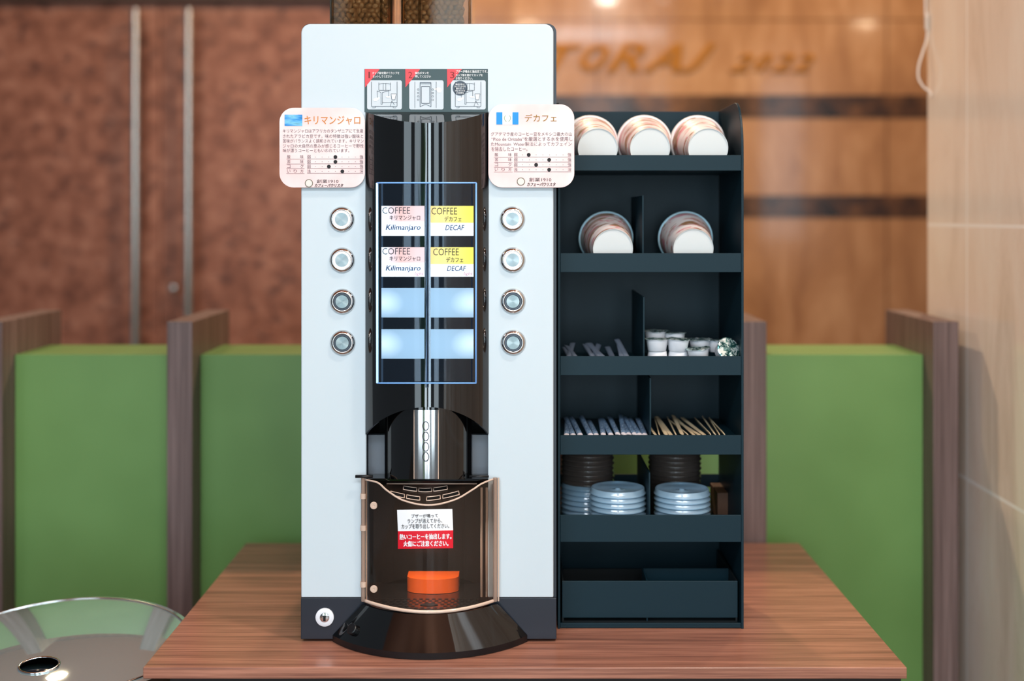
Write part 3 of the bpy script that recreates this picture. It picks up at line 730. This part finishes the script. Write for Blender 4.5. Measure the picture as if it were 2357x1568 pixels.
def cardB(t, s, s2):
    bm = NB(); poly(bm, s, [(1142, 258), (1194, 258), (1194, 287), (1142, 287)]); fl = obj('flag', bm, 'sticker_white', t, label='small blue and white flag')
    bm = NB()
    for a in (1142.5, 1179.5): poly(bm, s2, [(a, 258.5), (a+14, 258.5), (a+14, 286.5), (a, 286.5)])
    obj('flag_stripe', bm, 'flag_blue', fl)
    bm = NB()
    for sg_ in (-1, 1): stroke(bm, s2, [(1168+sg_*7*math.cos(q), 272-8*math.sin(q)) for q in [-1.3+2.2*k/8 for k in range(9)]], 1.5)
    obj('flag_wreath', bm, 'wreath', fl)
    bm = NB(); text(bm, s, 'デカフェ', 1208, 1281, 263, 280, .008); obj('lettering', bm, 'title_gold', t, label='gold title')
    bs = NB(); bm = NB()
    for q, a, b_, y0, y1 in (('グアテマラ産のコーヒー豆をメキシコ最大の山', 1130, 1316, 304, 313), ('“Pico de Orizaba”を厳選とする水を使用し', 1131, 1318, 315, 325), ('たMountain  Water製法によってカフェイン', 1130, 1316, 327, 336), ('を除去したコーヒー。', 1131, 1214, 338, 348)):
        text(bs, s, q, a, b_, y0, y1, 0)
    ratings(bm, bs, s, 1139, 1178, 1183, 1315, ((352, 361, 361.5), (363.5, 372.5, 373), (375, 384, 384.5), (386.5, 395, 395.5)), (1217, 1264, 1234, 1264), (1203, 1296))
    obj('lettering', bs, 'ink_soft', t); obj('rating_dot', bm, 'ink_black', t)
    logo(t, s, s2, 1199, 418, (1218, 1269, 409, 418), (1213, 1279, 420, 428.5))
card((643, 840, 248, 432), 'pink rounded card with a blue landscape picture, left side of the machine', cardA)
card((1124, 1322, 240, 432), 'pink rounded card with a blue and white flag, right side of the machine', cardB)

# ================================================================== BEAN HOPPERS
def bean_mesh():
    bm = NB(); bmesh.ops.create_uvsphere(bm, u_segments=14, v_segments=9, radius=1)
    for v in bm.verts:
        v.co = Vector((v.co.x*.0058, v.co.y*.0034, v.co.z*.0042))
        g = max(0, 1-abs(v.co.z)/.0011)
        if v.co.y < 0: v.co.y = v.co.y*.62+g*.0011
    return bm
bproto = None
for nm, a, b_, yf, gl in (('left', 759, 903, 1.74, 'bean container on top of the machine, left one with brown beans showing'), ('right', 923, 1087, 1.755, 'bean container on top of the machine, right one with greyer beans')):
    x0, x1 = X(a, yf), X(b_, yf); z0, z1 = zt+.001, zt+.30; d = .13
    h = thing('bean_container', gl, 'bean container', ((x0+x1)/2, yf+d/2, z0), 'bean containers')
    bm = NB(); box(bm, x0, x1, yf, yf+.0025, z0, z1); box(bm, x0, x0+.0025, yf+.0025, yf+d, z0, z1); box(bm, x1-.0025, x1, yf+.0025, yf+d, z0, z1); box(bm, x0+.0025, x1-.0025, yf+d-.0025, yf+d, z0, z1); box(bm, x0+.0025, x1-.0025, yf+.0025, yf+d-.0025, z0, z0+.003)
    obj('clear_wall', bm, 'clear_box', h)
    bm = NB()
    for xx in (x0+.004, x1-.004, x0+.26*(x1-x0) if nm == 'right' else x1-.016): tube(bm, [(xx, yf-.0006, z0), (xx, yf-.0006, z1)], .0016, 8)
    obj('corner_ridge', bm, 'clear_box', h, smooth='full')
    obj('lid', box(NB(), x0-.004, x1+.004, yf-.004, yf+d+.004, z1, z1+.012), 'bean_lid', h, bev=.002)
    n = int((x1-x0-.012)/.0092)
    for layer in range(3):
        for j in range(8):
            for i in range(n):
                if layer == 2 and j % 2: continue
                x = x0+.0085+(i+(.5 if (j+layer) % 2 else 0))*.0092; z = z0+.009+j*.0068
                if x > x1-.0075: continue
                p = (x+random.uniform(-.0008, .0008), yf+.0085+layer*.0072+random.uniform(0, .001), z)
                rt = (random.uniform(-.5, .5), random.uniform(0, 6.28), random.uniform(-.5, .5)+(PI if random.random() < .5 else 0))
                if bproto is None:
                    bproto = obj('coffee_bean', bean_mesh(), 'bean', local=True, loc=p, smooth='full'); tag(bproto, '', 'coffee bean'); o = bproto
                else: o = bproto.copy(); COL.objects.link(o); o.location = p
                o.rotation_euler = rt; o['label'] = 'roasted coffee bean heaped in the %s clear container above the machine' % nm; o['group'] = 'beans in the %s container' % nm

# ================================================================== CUP RACK
RY, RB = 1.725, 1.92
RXl, RXr = X(1284, RY), X(1712, RY)
rk = thing('cup_rack', 'tall dark slate condiment rack with five shelves beside the coffee machine', 'rack', ((RXl+RXr)/2, 1.82, TZ))
zt_r = 1.476; zc_r = Z(345, RY)
prof = [(RY, TZ), (RB, TZ), (RB, zt_r)]+[(RY+.055-.055*math.sin(t), zc_r+(zt_r-zc_r)*math.cos(t)) for t in [PI/2*k/10 for k in range(11)]]
for x0, x1 in ((RXl, RXl+.0035), (RXr-.0035, RXr)):
    obj('side_panel', prism(NB(), prof, x0, x1, 'x'), 'rack', rk, bev=.0006)
il, ir = RXl+.0037, RXr-.0037
def ZR(py, Y=RY): return CZ-(py-VY)/F*Y
lips = ((357, 393), (583, 627), (820, 864), (1002, 1047), (1186, 1248))
bm = NB(); box(bm, il, ir, RB-.005, RB-.002, .937, 1.475); box(bm, il, ir, RB-.005, RB-.002, .880, .900); box(bm, il, ir, RB-.005, RB-.002, TZ+.004, ZR(1248)+.004)
obj('back_panel', bm, 'rack', rk)
FLOOR = []
for k, (a, b_) in enumerate(lips):
    zt_, zb_ = ZR(a), ZR(b_)
    zf = zb_+.003 if k in (0, 1, 4) else (zt_-.016 if k == 2 else zt_-.0075)
    FLOOR.append(zf); bm = NB()
    box(bm, il, ir, RY, RY+.003, zb_, zt_); box(bm, il, ir, RY+.003, RB-.006, zf-.003, zf)
    obj('shelf', bm, 'rack', rk, bev=.0005)
for k, (px, yf, ya, yb2) in enumerate(((1480, 1.745, 450, None), (1482, 1.745, 684, None), (1497, 1.735, 870, None), (1495, 1.745, 1088, None))):
    x = X(px, yf); z1 = CZ-(ya-VY)/F*yf; z0 = FLOOR[k+1]+.0003
    obj('divider', box(NB(), x-.0012, x+.0012, yf, RB-.007, z0, z1), 'rack', rk, bev=.0004)
bm = NB(); box(bm, il, ir, RY+.001, RB-.006, TZ+.001, TZ+.004); box(bm, il, ir, RY+.001, RY+.003, TZ+.004, TZ+.008)
obj('base_tray', bm, 'rack', rk, bev=.0004)
# open storage bin in the bottom bay
bx0, bx1 = X(1294, 1.735), X(1698, 1.735); by = 1.735; zb0, zb1 = TZ+.0125, CZ-(1338-VY)/F*by
bn = thing('storage_bin', 'empty dark open bin at the bottom of the cup rack', 'bin', ((bx0+bx1)/2, 1.81, TZ+.0045))
bm = NB(); box(bm, bx0, bx1, by, by+.003, TZ+.0125, zb1); obj('front', bm, 'rack', bn, bev=.0005)
bm = NB(); box(bm, bx0, bx0+.0025, by+.003, 1.90, TZ+.0045, zb1); box(bm, bx1-.0025, bx1, by+.003, 1.90, TZ+.0045, zb1); box(bm, bx0+.0025, bx1-.0025, 1.8975, 1.90, TZ+.0045, zb1-.03); box(bm, bx0+.0025, bx1-.0025, by+.003, 1.8975, TZ+.0045, TZ+.007)
obj('tray_walls', bm, 'rack_shaded', bn)
xm = X(1490, by)
bm = NB(); box(bm, xm-.001, xm+.001, by+.003, 1.80, TZ+.007, zb1); box(bm, xm+.001, bx1-.0025, 1.797, 1.80, TZ+.007, zb1); obj('divider', bm, 'rack', bn)

# ---- paper cups lying on their sides, bases to the front
def make_cup(rim):
    r0, r1, L = .0286, .0395, .098
    t = thing('paper_cup', '', 'paper cup', (0,0,0), 'paper cups lying on the rack')
    bm = NB(); seg = 56
    grid(bm, lambda u, v: ((r0+(r1-r0)*v)*math.cos(2*PI*u), L*v, (r0+(r1-r0)*v)*math.sin(2*PI*u)), seg, 8); bmesh.ops.remove_doubles(bm, verts=bm.verts[:], dist=1e-6)
    obj('wall', bm, 'cup_wall', t, smooth='full', local=True)
    bm = NB(); lathe(bm, ((0, .005), (r0-.0012, .005), (r0-.0008, 0), (r0+.0003, -.0004), (r0+.0004, .001)), seg, 'y'); obj('base', bm, 'cup_base', t, smooth=True, local=True)
    bm = NB(); torus(bm, r1+.0008, .0017, seg, 10, 'y', (0, L, 0)); obj('rim', bm, rim, t, smooth='full', local=True)
    return t
cupA = make_cup('cup_rim'); cupB = make_cup('cup_rim_cool')
tilt = math.atan((.0395+.0025-.0286)/.098)
def put_cup(proto, used, x, yaw, shelf, depth, label, roll):
    o = proto if not used else dup(proto, (0,0,0))
    zf = FLOOR[shelf]; yb0 = 1.745
    M = Matrix.Translation((x, yb0, zf+.0298+.0003)) @ Matrix.Rotation(yaw, 4, 'Z') @ Matrix.Rotation(tilt, 4, 'X') @ Matrix.Translation((0, depth, 0)) @ Matrix.Rotation(roll, 4, 'Y')
    o.location = M.to_translation(); o.rotation_euler = M.to_euler(); o['label'] = label
    return o
n = 0
for k, (px, yaw, w_) in enumerate(((1376, .045, 'half behind the flag card'), (1497, -.02, 'in the middle'), (1630, .0, 'rightmost, by the side panel'))):
    put_cup(cupA, n, X(px, 1.745), yaw, 0, .005 if k == 1 else 0, 'front patterned paper cup on the top shelf, %s' % w_, k*2.1); n = 1
    put_cup(cupA, n, X(px, 1.745), yaw, 0, .015 if k == 1 else .010, 'paper cup nested behind the front one on the top shelf, %s' % w_, k*1.3+.6)
n = 0
for k, (px, yaw, w_) in enumerate(((1411, .03, 'left'), (1596, -.02, 'right'))):
    put_cup(cupB, n, X(px, 1.745), yaw, 1, 0, 'patterned paper cup with a pale blue rim on the second shelf, %s of the divider' % w_, 1+k*2.4); n = 1

# ---- sugar sticks
def stick_mesh(L, wd, th):
    bm = NB()
    def f(u, v):
        t = 2*PI*u; e = min(1, min(v, 1-v)/.1); return (wd/2*math.cos(t), L*v, th/2*math.sin(t)*(.25+.75*e))
    grid(bm, f, 14, 14); bmesh.ops.remove_doubles(bm, verts=bm.verts[:], dist=1e-6)
    for f in bm.faces:
        c = f.calc_center_median(); f.material_index = 1 if c.y < .007 else 0
    return bm
sp = obj('sugar_stick', stick_mesh(.125, .0078, .0058), ['sugar_paper', 'sugar_end'], local=True, smooth='full'); tag(sp, '', 'sugar stick', 'sugar sticks on the fourth shelf')
xs = [1304, 1320, 1336, 1360, 1373, 1389, 1407, 1423, 1436, 1448, 1462, 1473, 1485]
for i, px in enumerate(xs):
    o = sp if i == 0 else sp.copy()
    if i: COL.objects.link(o)
    y = 1.737+random.uniform(0, .006); rise = random.uniform(.0, .09)
    o.location = (X(px, y), y, FLOOR[3]+.0035+random.uniform(0, .0015)); o.rotation_euler = (rise, random.uniform(-.3, .3), random.uniform(-.05, .06) if i else -.05)
    wh = 'nearest the rack side' if i == 0 else ('next to the divider' if i == len(xs)-1 else 'in the row, stick %d from the left' % (i+1))
    o['label'] = 'blue printed sugar stick on the fourth shelf, ' + ('leftmost, ' if i == 0 else 'rightmost, ' if i == len(xs)-1 else '') + wh
sp2 = obj('sugar_stick', stick_mesh(.115, .0085, .005), ['sugar_plain', 'sugar_end'], local=True, smooth='full'); tag(sp2, '', 'sugar stick', 'sugar sticks on the third shelf')
for i, px in enumerate((1306, 1320, 1336, 1362, 1374, 1388, 1402, 1416, 1434, 1450)):
    o = sp2 if i == 0 else sp2.copy()
    if i: COL.objects.link(o)
    y = 1.739+random.uniform(0, .02); o.location = (X(px, y), y, FLOOR[2]+.003+random.uniform(0, .001)); o.rotation_euler = (random.uniform(.08, .2), random.uniform(-.4, .4), random.uniform(-.12, .22) if i else -.12)
    o['label'] = 'greyish sugar stick lying on the third shelf, ' + ('leftmost' if i == 0 else 'rightmost' if i == 9 else 'stick %d from the left' % (i+1))
# ---- wooden stirrers
def stir():
    bm = NB(); o = []
    for k in range(7): t = -PI+PI*k/6; o.append((.003*math.cos(t), .003+.003*math.sin(t)))
    for k in range(7): t = PI*k/6; o.append((.003*math.cos(t), .127+.003*math.sin(t)))
    prism(bm, o, -.0007, .0007, 'z'); return bm
wp = obj('wooden_stirrer', stir(), 'stirrer', local=True, bev=.0003); tag(wp, '', 'stirrer', 'wooden stirrers on the fourth shelf')
for i, (px, ya, ro) in enumerate(((1508, .03, .5), (1518, -.02, 1.2), (1533, -.01, .2), (1545, .05, .1), (1556, .0, 1.0), (1570, -.02, .3), (1584, .10, .9), (1598, .08, .4), (1610, .16, .2), (1622, .12, .1), (1636, .04, 1.1), (1646, .0, .8), (1657, -.03, 1.2), (1668, .02, 1.0))):
    o = wp if i == 0 else wp.copy()
    if i: COL.objects.link(o)
    o.location = (X(px, 1.739), 1.739, FLOOR[3]+.0042+random.uniform(0, .002)); o.rotation_euler = (random.uniform(0, .05), ro, ya)
    o['label'] = 'flat wooden stirrer on the fourth shelf, ' + ('leftmost beside the divider' if i == 0 else 'rightmost' if i == 13 else 'stirrer %d from the divider' % (i+1))
# ---- creamer pods
def make_pod():
    t = thing('creamer_pod', '', 'creamer', (0,0,0), 'creamer pods on the third shelf')
    bm = NB(); seg = 48; rings = []
    for r_, h in ((.0125, 0), (.0133, .0008), (.0156, .0165), (.0172, .0168), (.0174, .0175)):
        ring = []
        for k in range(seg):
            q = r_*(1-.012*(k % 2) if .001 < h < .0167 else r_ and 1); ring.append(bm.verts.new((q*math.cos(2*PI*k/seg), q*math.sin(2*PI*k/seg), h)))
        rings.append(ring)
    for i in range(4):
        for k in range(seg): bm.faces.new((rings[i][k], rings[i][(k+1) % seg], rings[i+1][(k+1) % seg], rings[i+1][k]))
    bm.faces.new(rings[0]); obj('cup', bm, 'pod_white', t, smooth=True, local=True)
    bm = NB()
    def f(u, v):
        a = 2*PI*u; r_ = .0182*v; tab = .0035*max(0, math.cos(a))**8*(v > .9); return ((r_+tab)*math.cos(a), (r_+tab)*math.sin(a), .0176+.0006*math.sin(5*a)*v+.0012*(1-v))
    grid(bm, f, 40, 6); bmesh.ops.remove_doubles(bm, verts=bm.verts[:], dist=1e-6); obj('foil_lid', bm, 'foil', t, smooth='full', local=True, solid=.0002)
    return t
pod = make_pod(); FZ = FLOOR[2]+.0003
pods = [((1512, 1.764), .0190, (0, 0, 2.8), 'creamer pod standing upright on another, leftmost beside the divider'), ((1560, 1.768), .0185, (.05, .03, .4), 'creamer pod standing upright on another, middle one of the front row'),
        ((1609, 1.757), .006, (-.10, -.05, 1.5), 'creamer pod at the front of the shelf, third from the divider'), ((1663, 1.752), .0170, (1.15, .2, .3), 'creamer pod tipped over with its green foil lid facing front'),
        ((1513, 1.766), .0186, (PI, 0, 0), 'upside down creamer pod under the leftmost upright pod'), ((1561, 1.770), .0186, (PI, 0, 1), 'upside down creamer pod under the middle upright pod'),
        ((1508, 1.812), .026, (.02, 0, 0), 'creamer pod behind the leftmost upright pod, next to the divider'), ((1553, 1.814), .0225, (0, .05, 2), 'creamer pod in the back row, behind the middle upright pod'),
        ((1612, 1.806), .014, (-.05, 0, 2), 'creamer pod in the back row, behind the third pod'), ((1656, 1.810), .012, (.0, .05, 1), 'creamer pod in the back row, behind the tipped pod'), ((1694, 1.768), .0160, (PI/2, 0, .9), 'creamer pod lying on its side against the rack side panel')]
for i, ((px, y), dz, rt, lb) in enumerate(pods):
    o = pod if i == 0 else dup(pod, (0,0,0))
    o.location = (min(X(px, y), ir-.019), y, FZ+dz); o.rotation_euler = rt; o['label'] = lb
# ---- plastic lids in stacks
def make_lid(m_, r_=.0412):
    t = thing('plastic_lid', '', 'cup lid', (0,0,0))
    bm = NB()
    lathe(bm, ((r_, 0), (r_+.0008, .0012), (r_-.0002, .0030), (r_-.0014, .0042), (r_-.0018, .0082), (r_-.0030, .0092), (r_-.0042, .0082), (r_-.0052, .0050), (r_*.3, .0046), (.004, .0052), (.0032, .0072), (0, .0076)), 56)
    obj('shell', bm, m_, t, smooth='full', local=True); return t
lidb, lids = make_lid('lid_blue'), make_lid('lid_smoke', .0405)
used = {}
def stack(proto, x, y, n, pitch, where, grp, z0=0):
    for k in range(n):
        loc = (x+random.uniform(-.0004, .0004), y, FLOOR[4]+.0003+z0+k*pitch)
        lb = 'clear lid, '+('topmost' if k == n-1 else 'lowest' if k == 0 else '%d up from the bottom' % (k+1))+' in %s' % where
        if proto not in used: used[proto] = 1; o = proto; o.location = loc; o['label'] = lb; o['group'] = grp
        else: o = dup(proto, loc, lb, grp)
        yield o
zl = FLOOR[4]
list(stack(lidb, X(1422, 1.785), 1.785, 8, .0076, 'the front blue stack left of the divider', 'blue lids, front left stack'))
list(stack(lidb, X(1570, 1.785), 1.785, 8, .0074, 'the front blue stack right of the divider', 'blue lids, front right stack'))
list(stack(lidb, .1105, 1.862, 7, .0076, 'the rear blue stack at the far left', 'blue lids, rear left stack'))
for o in stack(lids, .1105, 1.862, 7, .0072, 'the smoky rear stack at the far left', 'smoky lids, rear left stack', 7*.0076): o['label'] = o['label'].replace('clear lid', 'smoky lid')
for o in stack(lids, X(1553, 1.87), 1.872, 14, .0072, 'the smoky rear stack right of the divider', 'smoky lids, rear right stack'): o['label'] = o['label'].replace('clear lid', 'smoky lid')

bm = NB(); xa, xb = X(1645, 1.86), X(1690, 1.86); box(bm, xa, xb, 1.835, 1.905, FLOOR[4]+.0003, FLOOR[4]+.042)
tag(obj('small_box', bm, 'brown_card', bev=.001), 'small brown box at the back of the fifth shelf, right of the lids', 'box')
# tall plant by the window, seen mirrored in the black column
pl_ = thing('potted_plant', "tall green long leaved plant mirrored in the machine's glossy black column", 'plant', (-.45, -1.2, 0))
obj('pot', lathe(NB(), ((0, 0), (.13, 0), (.17, .32), (.16, .33), (.15, .30), (0, .29)), 32, 'z', (-.45, -1.2, 0)), 'black_satin', pl_, smooth=True)
bm = NB()
for k in range(46):
    a = k*2.4; reach = random.uniform(.15, .55); hh = random.uniform(.9, 1.75); w_ = random.uniform(.018, .032)
    dx, dy = math.cos(a), math.sin(a)*.6; prev = None
    for q in range(9):
        t = q/8; x = -.45+dx*(.03+reach*t*t); y = -1.2+dy*(.03+reach*t*t); z = .30+hh*(t-.25*t*t*reach*2)
        ww = w_*math.sin(PI*min(1, .15+.85*t))**.6 if t < 1 else .001
        c = [bm.verts.new((x-ww, y, z)), bm.verts.new((x, y-.006, z-.004)), bm.verts.new((x+ww, y, z))]
        if prev:
            bm.faces.new((prev[0], prev[1], c[1], c[0])); bm.faces.new((prev[1], prev[2], c[2], c[1]))
        prev = c
obj('foliage', bm, 'leaf', pl_, smooth='full')
